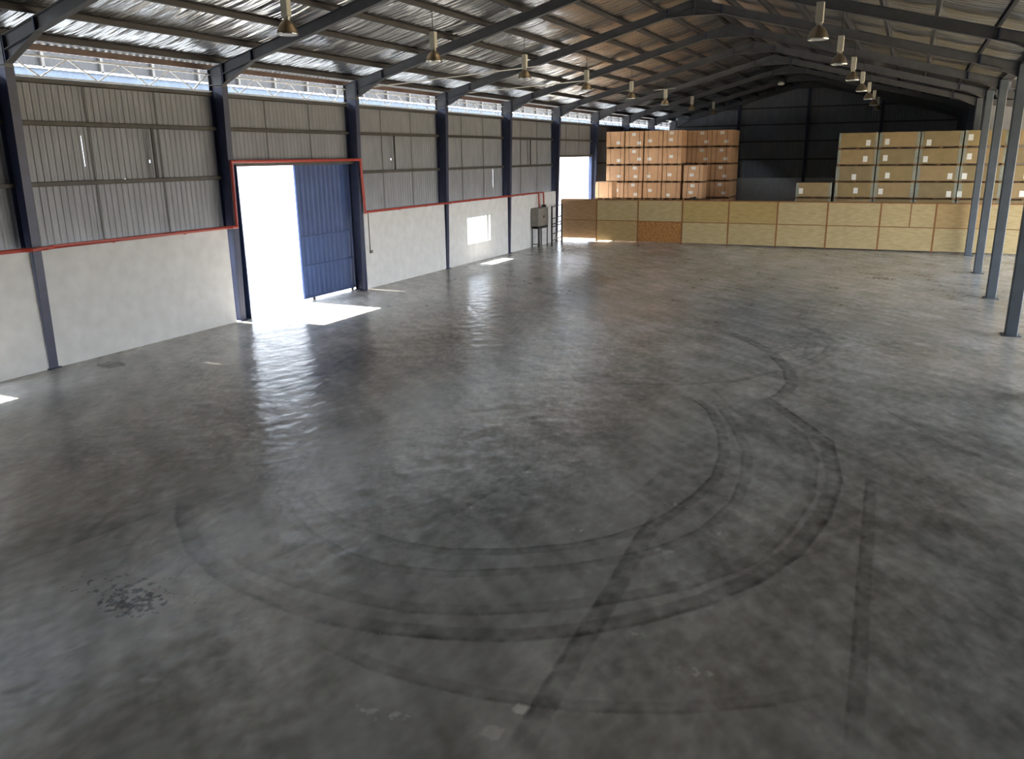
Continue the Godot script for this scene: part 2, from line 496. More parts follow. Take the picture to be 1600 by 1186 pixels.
# brick infill, cladding, girts of the left wall
func build_left_wall() -> void:
	var w := struct("wall_left", "left wall of white plastered brick below grey ribbed metal cladding")
	# plastered brick panels between the columns: z from, z to
	var runs := [[Z_FRONT, 6.1], [5.9, 0.1], [-0.1, -5.75], [-12.25, -17.9], [-18.1, -23.9], [-24.1, -29.9], [-36.1, -41.9], [-42.1, -47.9], [-48.1, Z_BACK]]
	for r: Array in runs:
		var st := tool()
		var z0: float = r[0]
		var z1: float = r[1]
		if z0 == 5.9:
			wall_with_hole(st, z0, z1, 4.4, 1.9, 0.0, 2.6)
		elif z0 == -18.1:
			wall_with_hole(st, z0, z1, -19.84, -22.05, 0.83, 1.97)
		else:
			box(st, Vector3(-0.22, 0, z1), Vector3(-0.03, 2.70, z0))
		part("plastered_panel", st, M.plaster, w)
	# ribbed sheets, one metre cover each
	var holes := {-1: [[0.79, 4.44, 5.13, 0.010]], -2: [[0.85, 4.08, 4.13, 0.04]], -3: [[0.66, 4.50, 4.57, 0.035]],
		-14: [[0.58, 4.46, 4.53, 0.035]], -17: [[0.92, 4.04, 4.10, 0.04]], -22: [[0.95, 3.15, 3.99, 0.015]]}
	var z := 14.0
	while z > Z_BACK:
		var k := int(z)
		var y0 := 2.66
		var wd := minf(1.0, z - Z_BACK)
		if k <= -6 and k > -12:
			y0 = 4.38
		elif k <= -30 and k > -36:
			y0 = 4.48
		var st := tool()
		ribbed_sheet(st, Vector3(-0.33, 0, z), Vector3(0, 0, -1), Vector3(1, 0, 0), wd, y0, flat_top(6.30 if z < 6.5 else 6.98), 0.166, holes.get(k, []))
		part("cladding_sheet", st, M.sheet, w)
		# lap seam of two sheets
		if k % 2 == 0:
			st = tool()
			box(st, Vector3(-0.302, y0, z - 0.012), Vector3(-0.292, 6.28, z + 0.012))
			part("lap_seam", st, M.girt, w)
		z -= 1.0
	# horizontal girts, a lipped channel in every bay
	for k in range(-2, 9):
		var z0 := -k * BAY - 0.1
		var z1 := -(k + 1) * BAY + 0.1
		if k == -2:
			z0 = Z_FRONT
		for y: float in [5.38, 4.07, 6.27]:
			if (k == 1 or k == 5) and y == 4.07:
				continue
			var st := tool()
			box(st, Vector3(-0.30, y - 0.05, z1), Vector3(-0.17, y - 0.042, z0))
			box(st, Vector3(-0.178, y - 0.05, z1), Vector3(-0.17, y + 0.05, z0))
			box(st, Vector3(-0.30, y + 0.042, z1), Vector3(-0.17, y + 0.05, z0))
			part("girt", st, M.girt, w)
		# dark tie between the two girts
		if k == 0 or k == 2 or k == 4:
			var zt: float = [-3.70, 0.0, -14.64, 0.0, -26.9][k]
			var st := tool()
			box(st, Vector3(-0.19, 4.12, zt - 0.035), Vector3(-0.16, 5.33, zt + 0.035))
			part("girt_tie", st, M.dark_metal, w)
	# lintel over the big doorway and over the second one
	var st2 := tool()
	box(st2, Vector3(-0.30, 4.36, -12.0), Vector3(-0.10, 4.50, -6.1))
	part("lintel", st2, M.girt, w)
	st2 = tool()
	box(st2, Vector3(-0.30, 4.46, -35.9), Vector3(-0.10, 4.58, -30.1))
	part("lintel", st2, M.girt, w)

func wall_with_hole(st: SurfaceTool, z0: float, z1: float, h0: float, h1: float, y0: float, y1: float) -> void:
	box(st, Vector3(-0.22, 0, h0), Vector3(-0.03, 2.70, z0))
	box(st, Vector3(-0.22, 0, z1), Vector3(-0.03, 2.70, h1))
	box(st, Vector3(-0.22, 0, h1), Vector3(-0.03, y0, h0))
	box(st, Vector3(-0.22, y1, h1), Vector3(-0.03, 2.70, h0))

func build_windows() -> void:
	for i in 1:
		var w := struct("window_%d" % (i + 1), "plain rectangular opening in the white wall with a thin grey frame")
		var z0: float = [-19.84, 3.6][i]
		var z1: float = [-22.05, 1.3][i]
		for b: Array in [[z0 - 0.03, z0, 0.83, 1.97], [z1, z1 + 0.03, 0.83, 1.97], [z1, z0, 0.83, 0.86], [z1, z0, 1.94, 1.97]]:
			var st := tool()
			box(st, Vector3(-0.20, b[2], b[0]), Vector3(-0.14, b[3], b[1]))
			part("window_frame", st, M.cabinet, w)

func i_beam(st: SurfaceTool, a0: Vector2, a1: Vector2, b0: Vector2, b1: Vector2, z: float, fw: float) -> void:
	# web and two flanges between the bottom edge a0-a1 and the top edge b0-b1 (x, y), centred on z
	var t := 0.014
	slab2(st, a0, a1, a0 + Vector2(0, t), a1 + Vector2(0, t), z - fw, z + fw)
	slab2(st, b0 - Vector2(0, t), b1 - Vector2(0, t), b0, b1, z - fw, z + fw)
	slab2(st, a0, a1, b0, b1, z - 0.006, z + 0.006)

# solid between a lower edge p0-p1 and an upper edge q0-q1 in the x-y plane, from z0 to z1; p0 is the left end
func slab2(st: SurfaceTool, p0: Vector2, p1: Vector2, q0: Vector2, q1: Vector2, z0: float, z1: float) -> void:
	hexa(st, [Vector3(p0.x, p0.y, z1), Vector3(p1.x, p1.y, z1), Vector3(p1.x, p1.y, z0), Vector3(p0.x, p0.y, z0),
		Vector3(q0.x, q0.y, z1), Vector3(q1.x, q1.y, z1), Vector3(q1.x, q1.y, z0), Vector3(q0.x, q0.y, z0)])

func build_frame(k: int, label: String) -> void:
	var o := thing("portal_frame", label, "steel frame", Vector3(0, 0, -k * BAY), "steel portal frames of the nave")
	var fw := 0.10
	# left column: tapered I-section, wider towards the roof
	var st := tool()
	var b := 0.0
	var t := 0.20
	var m := 0.184
	hexa(st, [Vector3(b - 0.014, 0, fw), Vector3(b, 0, fw), Vector3(b, 0, -fw), Vector3(b - 0.014, 0, -fw),
		Vector3(m - 0.014, 6.45, fw), Vector3(m, 6.45, fw), Vector3(m, 6.45, -fw), Vector3(m - 0.014, 6.45, -fw)])
	box(st, Vector3(-0.30, 0, -fw), Vector3(-0.286, 6.45, fw))
	hexa(st, [Vector3(-0.286, 0, 0.006), Vector3(b - 0.014, 0, 0.006), Vector3(b - 0.014, 0, -0.006), Vector3(-0.286, 0, -0.006),
		Vector3(-0.286, 6.45, 0.006), Vector3(m - 0.014, 6.45, 0.006), Vector3(m - 0.014, 6.45, -0.006), Vector3(-0.286, 6.45, -0.006)])
	var col := part("column", st, M.navy, o)
	st = tool()
	bevel_box(st, Vector3(-0.34, 0, -0.16), Vector3(0.05, 0.025, 0.16), 0.006)
	part("base_plate", st, M.navy, col)
	# stiffeners at the knee
	st = tool()
	for s: float in [-1.0, 1.0]:
		box(st, Vector3(-0.286, 6.50, minf(s * 0.006, s * fw)), Vector3(t - 0.014, 6.514, maxf(s * 0.006, s * fw)))
	part("stiffener", st, M.rafter, col)
	# head of the column above the paint line, in the grey of the rafters
	st = tool()
	hexa(st, [Vector3(m - 0.014, 6.45, fw), Vector3(m, 6.45, fw), Vector3(m, 6.45, -fw), Vector3(m - 0.014, 6.45, -fw),
		Vector3(t - 0.014, 7.04, fw), Vector3(t, 7.04, fw), Vector3(t, 7.04, -fw), Vector3(t - 0.014, 7.04, -fw)])
	box(st, Vector3(-0.30, 6.45, -fw), Vector3(-0.286, 6.92, fw))
	hexa(st, [Vector3(-0.286, 6.45, 0.006), Vector3(m - 0.014, 6.45, 0.006), Vector3(m - 0.014, 6.45, -0.006), Vector3(-0.286, 6.45, -0.006),
		Vector3(-0.286, 6.91, 0.006), Vector3(t - 0.014, 7.03, 0.006), Vector3(t - 0.014, 7.03, -0.006), Vector3(-0.286, 6.91, -0.006)])
	part("column_head", st, M.rafter, o)
	var bot := func(x: float) -> float: return 7.04 + SLOPE * (x - 1.25)
	var top := func(x: float) -> float: return roof_y(x)
	for side in 2:
		st = tool()
		var x0 := -0.30 if side == 0 else 19.78
		var pts := [Vector2(0.2, bot.call(0.2)), Vector2(10.0, bot.call(10.0)), Vector2(0.2, top.call(0.2)), Vector2(10.0, top.call(10.0))]
		if side == 1:
			pts = [Vector2(10.0, pts[1].y), Vector2(19.8, pts[0].y), Vector2(10.0, pts[3].y), Vector2(19.8, pts[2].y)]
		i_beam(st, pts[0], pts[1], pts[2], pts[3], 0.0, 0.085)
		if side == 0:
			slab2(st, Vector2(-0.30, 6.90), Vector2(0.2, 7.03), Vector2(-0.30, 6.922), Vector2(0.2, 7.052), -0.085, 0.085)
		var r := part("rafter", st, M.rafter, o)
		# tapered haunch below the rafter at the knee
		st = tool()
		var hx0 := 0.2
		var hx1 := 1.25
		if side == 0:
			slab2(st, Vector2(hx0, 6.52), Vector2(hx1, 7.026), Vector2(hx0, bot.call(hx0)), Vector2(hx1, 7.04), -0.006, 0.006)
			slab2(st, Vector2(hx0, 6.52), Vector2(hx1, 7.026), Vector2(hx0, 6.534), Vector2(hx1, 7.04), -0.085, 0.085)
		else:
			slab2(st, Vector2(20 - hx1 + 0.1, 7.06), Vector2(19.80, 6.62), Vector2(20 - hx1 + 0.1, 7.075), Vector2(19.80, bot.call(0.2)), -0.006, 0.006)
			slab2(st, Vector2(20 - hx1 + 0.1, 7.06), Vector2(19.80, 6.62), Vector2(20 - hx1 + 0.1, 7.074), Vector2(19.80, 6.634), -0.085, 0.085)
		part("haunch", st, M.rafter, r)
		# end plates and stiffeners across the web
		for e: Array in [[1.25, bot.call(1.25), top.call(1.25)], [0.21, 6.53, top.call(0.2)], [9.08, bot.call(9.08), top.call(9.08)]]:
			st = tool()
			var xx: float = e[0] if side == 0 else 20.0 - e[0]
			box(st, Vector3(xx - 0.018, e[1], -0.085), Vector3(xx + 0.018, e[2], 0.085))
			part("end_plate", st, M.navy, r)
	# ridge plate
	st = tool()
	slab2(st, Vector2(9.05, 9.07), Vector2(10.0, 9.10), Vector2(9.05, 9.10), Vector2(10.0, 9.34), -0.006, 0.006)
	slab2(st, Vector2(10.0, 9.10), Vector2(10.95, 9.07), Vector2(10.0, 9.34), Vector2(10.95, 9.10), -0.006, 0.006)
	slab2(st, Vector2(9.05, 9.06), Vector2(10.0, 9.09), Vector2(9.05, 9.074), Vector2(10.0, 9.104), -0.085, 0.085)
	slab2(st, Vector2(10.0, 9.09), Vector2(10.95, 9.06), Vector2(10.0, 9.104), Vector2(10.95, 9.074), -0.085, 0.085)
	box(st, Vector3(9.985, 9.10, -0.085), Vector3(10.015, 9.58, 0.085))
	part("ridge_plate", st, M.rafter, o)
	# inner column: square hollow section
	st = tool()
	bevel_box(st, Vector3(19.78, 0, -0.14), Vector3(20.06, 7.0, 0.14), 0.02)
	var c2 := part("inner_column", st, M.post, o)
	st = tool()
	bevel_box(st, Vector3(19.70, 0, -0.22), Vector3(20.14, 0.02, 0.22), 0.006)
	part("base_plate", st, M.post, c2)

func build_truss(k: int, label: String) -> void:
	var o := thing("lattice_truss", label, "truss", Vector3(-0.22, 6.32, -k * BAY), "lattice trusses under the left eave")
	for y: float in [0.03, 0.46]:
		var st := tool()
		box(st, Vector3(-0.03, y - 0.018, -BAY + 0.1), Vector3(0.03, y + 0.018, -0.1))
		part("chord", st, M.truss, o)
	for i in 4:
		var zb := -0.94 - i * 1.44
		var st := tool()
		bar(st, Vector3(0, 0.46, zb + 0.72), Vector3(0, 0.03, zb), 0.03, 0.03)
		part("web_member", st, M.truss, o)
		if i < 3:
			st = tool()
			bar(st, Vector3(0, 0.03, zb), Vector3(0, 0.46, zb - 0.72), 0.026, 0.026)
			part("web_member", st, M.truss, o)
	var st3 := tool()
	bar(st3, Vector3(0, 0.03, -5.26), Vector3(0, 0.46, -5.8), 0.03, 0.03)
	part("web_member", st3, M.truss, o)

# one roof panel: grid between x0-x1 and z0-z1, sagging and creased
func roof_panel(st: SurfaceTool, x0: float, x1: float, z0: float, z1: float, lift: float, sag: float, fn: FastNoiseLite) -> void:
	var nx := 8
	var nz := 26
	var p := []
	for i in nx + 1:
		for j in nz + 1:
			var fx := float(i) / nx
			var fz := float(j) / nz
			var x := lerpf(x0, x1, fx)
			var zz := lerpf(z0, z1, fz)
			var y := roof_y(x) + PURLIN_H + lift
			if sag > 0.0:
				var belly := 4.0 * fx * (1.0 - fx)
				y -= belly * (sag * (0.75 + 0.5 * fn.get_noise_2d(x * 4.0, zz * 9.0)) + 0.014 * fn.get_noise_2d(x * 3.0, zz * 15.0))
			p.append(Vector3(x, y, zz))
	for i in nx:
		for j in nz:
			var a: Vector3 = p[i * (nz + 1) + j]
			var b: Vector3 = p[(i + 1) * (nz + 1) + j]
			var c: Vector3 = p[(i + 1) * (nz + 1) + j + 1]
			var d: Vector3 = p[i * (nz + 1) + j + 1]
			for q: Array in [[a, b, c], [a, c, d]]:
				for v: Vector3 in q:
					st.set_uv(Vector2(v.x * 0.12, v.z * 0.45))
					st.add_vertex(v)

func build_roof() -> void:
	var c := struct("ceiling", "pitched roof underside of creased silver foil over dark steel purlins")
	var fn := FastNoiseLite.new()
	fn.seed = 5
	fn.frequency = 0.12
	var px := [-0.50, 0.02, 1.24, 2.60, 3.85, 5.05, 6.27, 7.45, 8.72, 9.80]
	for side in 2:
		for i in px.size():
			var x: float = px[i] if side == 0 else 20.0 - px[i]
			if side == 1 and i == 0:
				continue
			# purlin: lipped channel running the whole length
			var st := tool()
			var y := roof_y(x) + CLEAT
			var s := 1.0 if side == 0 else -1.0
			var hw := 0.035
			var ph := PURLIN_H - CLEAT
			box(st, Vector3(x - 0.006, y, Z_BACK), Vector3(x + 0.006, y + ph, Z_FRONT))
			for e: Array in [[0.0, 0.008], [ph - 0.008, ph]]:
				box(st, Vector3(minf(x, x + s * hw * 2), y + e[0], Z_BACK), Vector3(maxf(x, x + s * hw * 2), y + e[1], Z_FRONT))
			box(st, Vector3(x + s * hw * 2 - 0.004, y + 0.008, Z_BACK), Vector3(x + s * hw * 2 + 0.004, y + 0.03, Z_FRONT))
			part("eave_purlin" if i == 0 else "purlin", st, M.eave if i == 0 else M.purlin, c)
		for k in range(-2, 9):
			var z0 := -k * BAY if k > -2 else Z_FRONT
			var z1 := -(k + 1) * BAY if k < 8 else Z_BACK
			for i in range(1, px.size()):
				var a: float = px[i]
				var b: float = px[i + 1] if i + 1 < px.size() else 10.0
				if side == 1:
					var q := a
					a = 20.0 - b
					b = 20.0 - q
				var st := tool()
				st.set_smooth_group(0)
				roof_panel(st, a, b, z0, z1, -0.004, 0.045, fn)
				st.index()
				st.generate_normals()
				st.generate_tangents()
				part("foil_panel", st, M.foil, c)
	# outer roof sheets over the nave, one per bay and slope; the left eave overhang is ribbed
	for k in range(-2, 9):
		var z0 := -k * BAY if k > -2 else Z_FRONT
		var z1 := -(k + 1) * BAY if k < 8 else Z_BACK - 0.5
		if k == -2:
			z0 = Z_FRONT + 0.5
		var st := tool()
		var n := int((z0 - z1) / 0.2)
		for j in n:
			var q0 := z0 - (z0 - z1) * j / n
			var w := (z0 - z1) / n
			var zs := [q0, q0 - w * 0.35, q0 - w * 0.45, q0 - w * 0.85, q0 - w * 0.95]
			var hs := [0.0, 0.0, 0.03, 0.03, 0.0]
			for e in 4:
				var ya := roof_y(-0.88) + PURLIN_H + 0.004
				var yb := roof_y(0.06) + PURLIN_H + 0.004
				quad(st, Vector3(-0.88, ya + hs[e], zs[e]), Vector3(-0.88, ya + hs[e + 1], zs[e + 1]), Vector3(0.06, yb + hs[e + 1], zs[e + 1]), Vector3(0.06, yb + hs[e], zs[e]))
			quad(st, Vector3(-0.88, roof_y(-0.88) + PURLIN_H + 0.004, zs[4]), Vector3(-0.88, roof_y(-0.88) + PURLIN_H + 0.004, q0 - w), Vector3(0.06, roof_y(0.06) + PURLIN_H + 0.004, q0 - w), Vector3(0.06, roof_y(0.06) + PURLIN_H + 0.004, zs[4]))
		part("eave_sheet", st, M.zinc, c)
		for side in 2:
			st = tool()
			var e0 := 0.06 if side == 0 else 10.0
			var e1 := 10.0 if side == 0 else 20.0
			slab2(st, Vector2(e0, roof_y(e0) + PURLIN_H + 0.05), Vector2(e1, roof_y(e1) + PURLIN_H + 0.05), Vector2(e0, roof_y(e0) + PURLIN_H + 0.08), Vector2(e1, roof_y(e1) + PURLIN_H + 0.08), z1, z0)
			part("roof_sheet", st, M.zinc, c)
	# the lean-to aisle to the right of the inner columns
	var sa := tool()
	slab2(sa, Vector2(20.0, roof_y(20.001) + PURLIN_H), Vector2(30.7, roof_y(30.7) + PURLIN_H), Vector2(20.0, roof_y(20.001) + PURLIN_H + 0.06), Vector2(30.7, roof_y(30.7) + PURLIN_H + 0.06), Z_BACK - 0.5, Z_FRONT + 0.5)
	part("aisle_roof", sa, M.zinc, c)
	for i in 8:
		var x := 21.0 + i * 1.25
		sa = tool()
		box(sa, Vector3(x - 0.03, roof_y(x), Z_BACK), Vector3(x + 0.03, roof_y(x) + PURLIN_H, Z_FRONT))
		part("purlin", sa, M.purlin, c)
	for k in range(0, 10):
		sa = tool()
		i_beam(sa, Vector2(20.15, roof_y(20.15) - 0.285), Vector2(29.95, roof_y(29.95) - 0.285), Vector2(20.15, roof_y(20.15)), Vector2(29.95, roof_y(29.95)), -k * BAY, 0.085)
		part("aisle_rafter", sa, M.rafter, c)
	# valley gutter above the inner columns
	var sg := tool()
	box(sg, Vector3(19.80, 7.0, Z_BACK), Vector3(20.20, 7.03, Z_FRONT))
	box(sg, Vector3(19.80, 7.03, Z_BACK), Vector3(19.82, 7.22, Z_FRONT))
	box(sg, Vector3(20.18, 7.03, Z_BACK), Vector3(20.20, 7.22, Z_FRONT))
	part("valley_gutter", sg, M.purlin, c)
	# diagonal roof bracing rods
	for r: Array in [[Vector3(4.87, 7.72, -31.15), Vector3(5.05, 8.05, -34.77)], [Vector3(0.6, 6.85, -12.4), Vector3(4.4, 7.75, -17.6)], [Vector3(0.9, 7.0, -18.4), Vector3(4.2, 7.7, -23.6)]]:
		var st := tool()
		tube(st, r, 0.02, 8)
		part("bracing_rod", st, M.zinc, c)

func build_other_walls() -> void:
	# far gable
	var w := struct("wall_back", "dark far gable wall of ribbed metal sheets on a plastered base")
	var st := tool()
	box(st, Vector3(-0.3, 0, Z_BACK - 0.2), Vector3(30.3, 2.7, Z_BACK))
	part("plastered_base", st, M.plaster, w)
	var x := -0.33
	while x < 30.3:
		st = tool()
		ribbed_sheet(st, Vector3(x, 0, Z_BACK - 0.1), Vector3(1, 0, 0), Vector3(0, 0, 1), 1.0, 2.66, func(p: Vector3) -> float: return roof_y(clampf(p.x, 0.0, 30.0)) + 0.23, 0.2)
		part("cladding_sheet", st, M.sheet, w)
		x += 1.0
	for y: float in [4.07, 5.38, 6.6, 7.8]:
		st = tool()
		var e := 0.0 if y < 7.0 else (y - 7.0) / SLOPE
		box(st, Vector3(e, y - 0.05, Z_BACK - 0.06), Vector3(20.0 - e, y + 0.05, Z_BACK + 0.03))
		part("girt", st, M.girt, w)
	for xx: float in [5.0, 10.0, 15.0]:
		st = tool()
		box(st, Vector3(xx - 0.09, 0, Z_BACK), Vector3(xx + 0.09, roof_y(xx) - 0.02, Z_BACK + 0.2))
		part("wind_post", st, M.navy, w)
	# end wall behind the viewpoint
	w = struct("wall_front", "end wall closing the near end of the shed")
	st = tool()
	box(st, Vector3(-0.3, 0, Z_FRONT), Vector3(30.3, 2.7, Z_FRONT + 0.2))
	part("plastered_base", st, M.plaster, w)
	x = -0.33
	while x < 30.3:
		st = tool()
		ribbed_sheet(st, Vector3(x, 0, Z_FRONT + 0.1), Vector3(1, 0, 0), Vector3(0, 0, -1), 1.0, 2.66, func(p: Vector3) -> float: return roof_y(clampf(p.x, 0.0, 30.0)) + 0.22, 0.2)
		part("cladding_sheet", st, M.sheet, w)
		x += 1.0
	# right wall of the aisle, with wide doorways
	w = struct("wall_right", "right wall of the far aisle with open doorways")
	var z := Z_FRONT
	for d: Array in RIGHT_DOORS + [[Z_BACK, Z_BACK]]:
		st = tool()
		box(st, Vector3(30.0, 0, d[0]), Vector3(30.2, 2.7, z))
		part("plastered_panel", st, M.plaster, w)
		st = tool()
		box(st, Vector3(30.1, 2.7, d[0]), Vector3(30.16, 5.98, z))
		part("cladding", st, M.sheet, w)
		if d[0] > d[1]:
			st = tool()
			box(st, Vector3(30.1, 5.6, d[1]), Vector3(30.16, 5.98, d[0]))
			part("cladding", st, M.sheet, w)
		z = d[1]

	# beyond the aisle the nave has its own side wall of the same make
	st = tool()
	box(st, Vector3(20.10, 0, Z_BACK), Vector3(20.30, 2.7, -36.3))
	part("plastered_panel", st, M.plaster, w)
	z = -36.3
	while z > Z_BACK:
		st = tool()
		var wd := minf(1.0, z - Z_BACK)
		ribbed_sheet(st, Vector3(20.24, 0, z), Vector3(0, 0, -1), Vector3(-1, 0, 0), wd, 2.66, flat_top(7.0), 0.166)
		part("cladding_sheet", st, M.sheet, w)
		z -= 1.0
	st = tool()
	box(st, Vector3(20.24, 0, -36.5), Vector3(30.2, 6.9, -36.3))
	part("aisle_end_wall", st, M.sheet, w)

const RIGHT_DOORS := [[-3.2, -5.8], [-6.2, -11.8], [-12.2, -17.8], [-18.2, -23.8], [-24.2, -29.8], [-30.2, -35.8]]

func build_floor() -> void:
	var f := struct("floor", "grey concrete floor with dark curved tyre marks")
	var st := tool()
	var c := [Vector3(FX0, 0, FZ0), Vector3(FX1, 0, FZ0), Vector3(FX1, 0, FZ1), Vector3(FX0, 0, FZ1)]
	var uv := [Vector2(0, 0), Vector2(1, 0), Vector2(1, 1), Vector2(0, 1)]
	for i: int in [0, 2, 1, 0, 3, 2]:
		st.set_normal(Vector3.UP)
		st.set_uv(uv[i])
		st.add_vertex(c[i])
	# the rest of the slab's thickness
	for i in 4:
		var j := (i + 1) % 4
		var dn := Vector3(0, -0.15, 0)
		var n: Vector3 = (c[j] - c[i]).cross(Vector3.UP).normalized()
		for v: Vector3 in [c[i] + dn, c[j], c[j] + dn, c[i] + dn, c[i], c[j]]:
			st.set_normal(n)
			st.set_uv(Vector2.ZERO)
			st.add_vertex(v)
	part("concrete_slab", st, floor_material(), f)
	for b: Array in [[FX0, 30.5, FZ1, Z_BACK - 0.3], [FX1, 30.5, Z_FRONT + 0.3, FZ1], [FX0, FX1, Z_FRONT + 0.3, FZ0]]:
		st = tool()
		box(st, Vector3(b[0], -0.15, b[3] if b[3] < b[2] else b[2]), Vector3(b[1], 0, b[2] if b[3] < b[2] else b[3]))
		part("concrete_slab", st, M.slab, f)

func build_outside() -> void:
	var g := struct("ground", "pale concrete yard outside the shed")
	var st := tool()
	box(st, Vector3(-60, -0.3, -170), Vector3(-0.5, -0.02, 70))
	part("yard", st, M.ground, g)
	st = tool()
	box(st, Vector3(30.5, -0.3, -110), Vector3(100, -0.02, 70))
	part("earth_yard", st, M.soil, g)
	var o := thing("neighbouring_shed", "pale blue metal shed seen through the gap under the left eave", "building", Vector3(-11.0, -0.02, -20))
	st = tool()
	ribbed_sheet(st, Vector3(0, 0, 40), Vector3(0, 0, -1), Vector3(1, 0, 0), 150.0, 5.6, flat_top(7.80), 0.4)
	part("blue_cladding", st, M.near_blue, o)
	st = tool()
	box(st, Vector3(-0.2, 0.0, -110), Vector3(0.0, 5.6, 40))
	part("plastered_base", st, M.plaster, o)
	st = tool()
	ribbed_sheet(st, Vector3(-0.05, 0, 40), Vector3(0, 0, -1), Vector3(1, 0, 0), 150.0, 7.80, flat_top(10.4), 0.4)
	part("upper_cladding", st, M.near_grey, o)
	st = tool()
	box(st, Vector3(0.02, 7.77, -110), Vector3(0.10, 7.84, 40))
	part("flashing", st, M.truss, o)
	for i in 62:
		st = tool()
		var z := 40.0 - i * 2.4
		box(st, Vector3(0.0, 7.8, z - 0.06), Vector3(0.1, 10.35, z + 0.06))
		part("mullion", st, M.girt, o)
	st = tool()
	slab2(st, Vector2(-10.0, 12.9), Vector2(1.8, 10.4), Vector2(-10.0, 13.0), Vector2(1.8, 10.5), -110, 40)
	part("roof", st, M.near_grey, o)

# ---------------------------------------------------------------- doors and fittings
func build_doors() -> void:
	var d := struct("door_1", "large doorway in the left wall with one blue sliding leaf half open")
	# jambs
	for j: Array in [[-6.36, -6.10], [-12.22, -12.02]]:
		var st := tool()
		box(st, Vector3(-0.32, 0, j[0]), Vector3(-0.20, 4.40, j[1]))
		box(st, Vector3(-0.20, 0, j[0]), Vector3(-0.02, 4.40, j[0] + 0.03))
		part("jamb", st, M.jamb, d)
	var sr := tool()
	box(sr, Vector3(-0.46, 4.40, -12.2), Vector3(-0.36, 4.50, -2.9))
	part("track", sr, M.girt, d)
	# sliding leaf, hung outside the wall: tubular frame, ribbed blue sheets, rails
	var z0 := -9.22
	var z1 := -12.2
	var st := tool()
	box(st, Vector3(-0.44, 0.08, z0 - 0.06), Vector3(-0.38, 4.40, z0))
	box(st, Vector3(-0.44, 0.08, z1), Vector3(-0.38, 4.40, z1 + 0.06))
	for y: float in [0.08, 1.10, 2.05, 4.34]:
		box(st, Vector3(-0.44, y, z1 + 0.06), Vector3(-0.38, y + 0.06, z0 - 0.06))
	var fr := part("leaf_frame", st, M.blue, d)
	var i := 0
	for b: Array in [[0.14, 1.10], [1.16, 2.05], [2.11, 4.34]]:
		for s in 3:
			st = tool()
			ribbed_sheet(st, Vector3(-0.43, 0, z0 - 0.06 - s * 0.953), Vector3(0, 0, -1), Vector3(1, 0, 0), 0.94, b[0], flat_top(b[1]), 0.235, [], 0.007)
			part("leaf_sheet", st, M.blue, d)
			i += 1
	# backing flats behind the sheets' joints
	for s in 2:
		st = tool()
		box(st, Vector3(-0.45, 0.1, z0 - 0.06 - (s + 1) * 0.953 - 0.03), Vector3(-0.435, 4.36, z0 - 0.06 - (s + 1) * 0.953 + 0.05))
		part("joint_flat", st, M.blue, fr)
	for z: float in [z0 - 0.5, z1 + 0.35]:
		st = tool()
		box(st, Vector3(-0.43, 0.0, z - 0.05), Vector3(-0.39, 0.08, z + 0.05))
		part("roller", st, M.dark_metal, d)
	var d2 := struct("door_2", "open doorway in the left wall behind the plywood fence")
	for j: Array in [[-30.45, -30.1], [-35.9, -35.7]]:
		st = tool()
		box(st, Vector3(-0.30, 0, j[0]), Vector3(-0.12, 4.48, j[1]))
		part("jamb", st, M.jamb, d2)

func build_red_pipe() -> void:
	var o := thing("conduit_pipe", "long red pipe along the white wall, rising over the blue door", "pipe", Vector3(0, 2.72, 0))
	var st := tool()
	var x := 0.05
	var r := 0.045
	var q := func(p: Vector3) -> Vector3: return p - Vector3(0, 2.72, 0)
	var run := [Vector3(x, 2.72, 13.8), Vector3(x, 2.72, 0.35), Vector3(0.17, 2.72, 0.16), Vector3(0.17, 2.72, -0.16), Vector3(x, 2.72, -0.4), Vector3(x, 2.72, -5.6), Vector3(0.14, 2.72, -5.80)]
	var rest := [Vector3(0.14, 2.72, -12.14), Vector3(x, 2.72, -12.4), Vector3(x, 2.72, -17.6), Vector3(0.16, 2.72, -17.86), Vector3(0.16, 2.72, -18.14), Vector3(x, 2.72, -18.4), Vector3(x, 2.72, -23.6), Vector3(0.16, 2.72, -23.86), Vector3(0.16, 2.72, -24.14), Vector3(x, 2.72, -24.4), Vector3(x, 2.72, -27.9)]
	tube(st, run.map(q), r)
	part("pipe_run", st, M.red, o)
	st = tool()
	tube(st, [Vector3(0.16, 2.72, -5.94), Vector3(0.20, 4.50, -5.94)].map(q), r)
	part("riser", st, M.red, o)
	st = tool()
	tube(st, [Vector3(0.14, 2.72, -5.78), Vector3(0.16, 2.72, -5.98)].map(q), r)
	part("elbow", st, M.red, o)
	st = tool()
	tube(st, [Vector3(0.20, 4.50, -5.90), Vector3(0.20, 4.50, -11.97)].map(q), r)
	part("overdoor_run", st, M.red, o)
	st = tool()
	tube(st, [Vector3(0.20, 4.54, -11.94), Vector3(0.15, 2.68, -12.12)].map(q), r)
	part("riser", st, M.red, o)
	st = tool()
	tube(st, rest.map(q), r)
	part("pipe_run", st, M.red, o)
	for z: float in [-27.25, -27.85]:
		st = tool()
		tube(st, [Vector3(0.12, 2.74, z), Vector3(0.15, 1.985 if z > -27.5 else 2.105, z)].map(q), r)
		part("drop_pipe", st, M.red, o)
	for z: float in [-2.0, -4.2, -14.5, -16.4, -20.0, -22.0, -25.6]:
		st = tool()
		box(st, q.call(Vector3(-0.028, 2.66, z - 0.02)), q.call(Vector3(0.05, 2.69, z + 0.02)))
		part("pipe_clip", st, M.red, o)

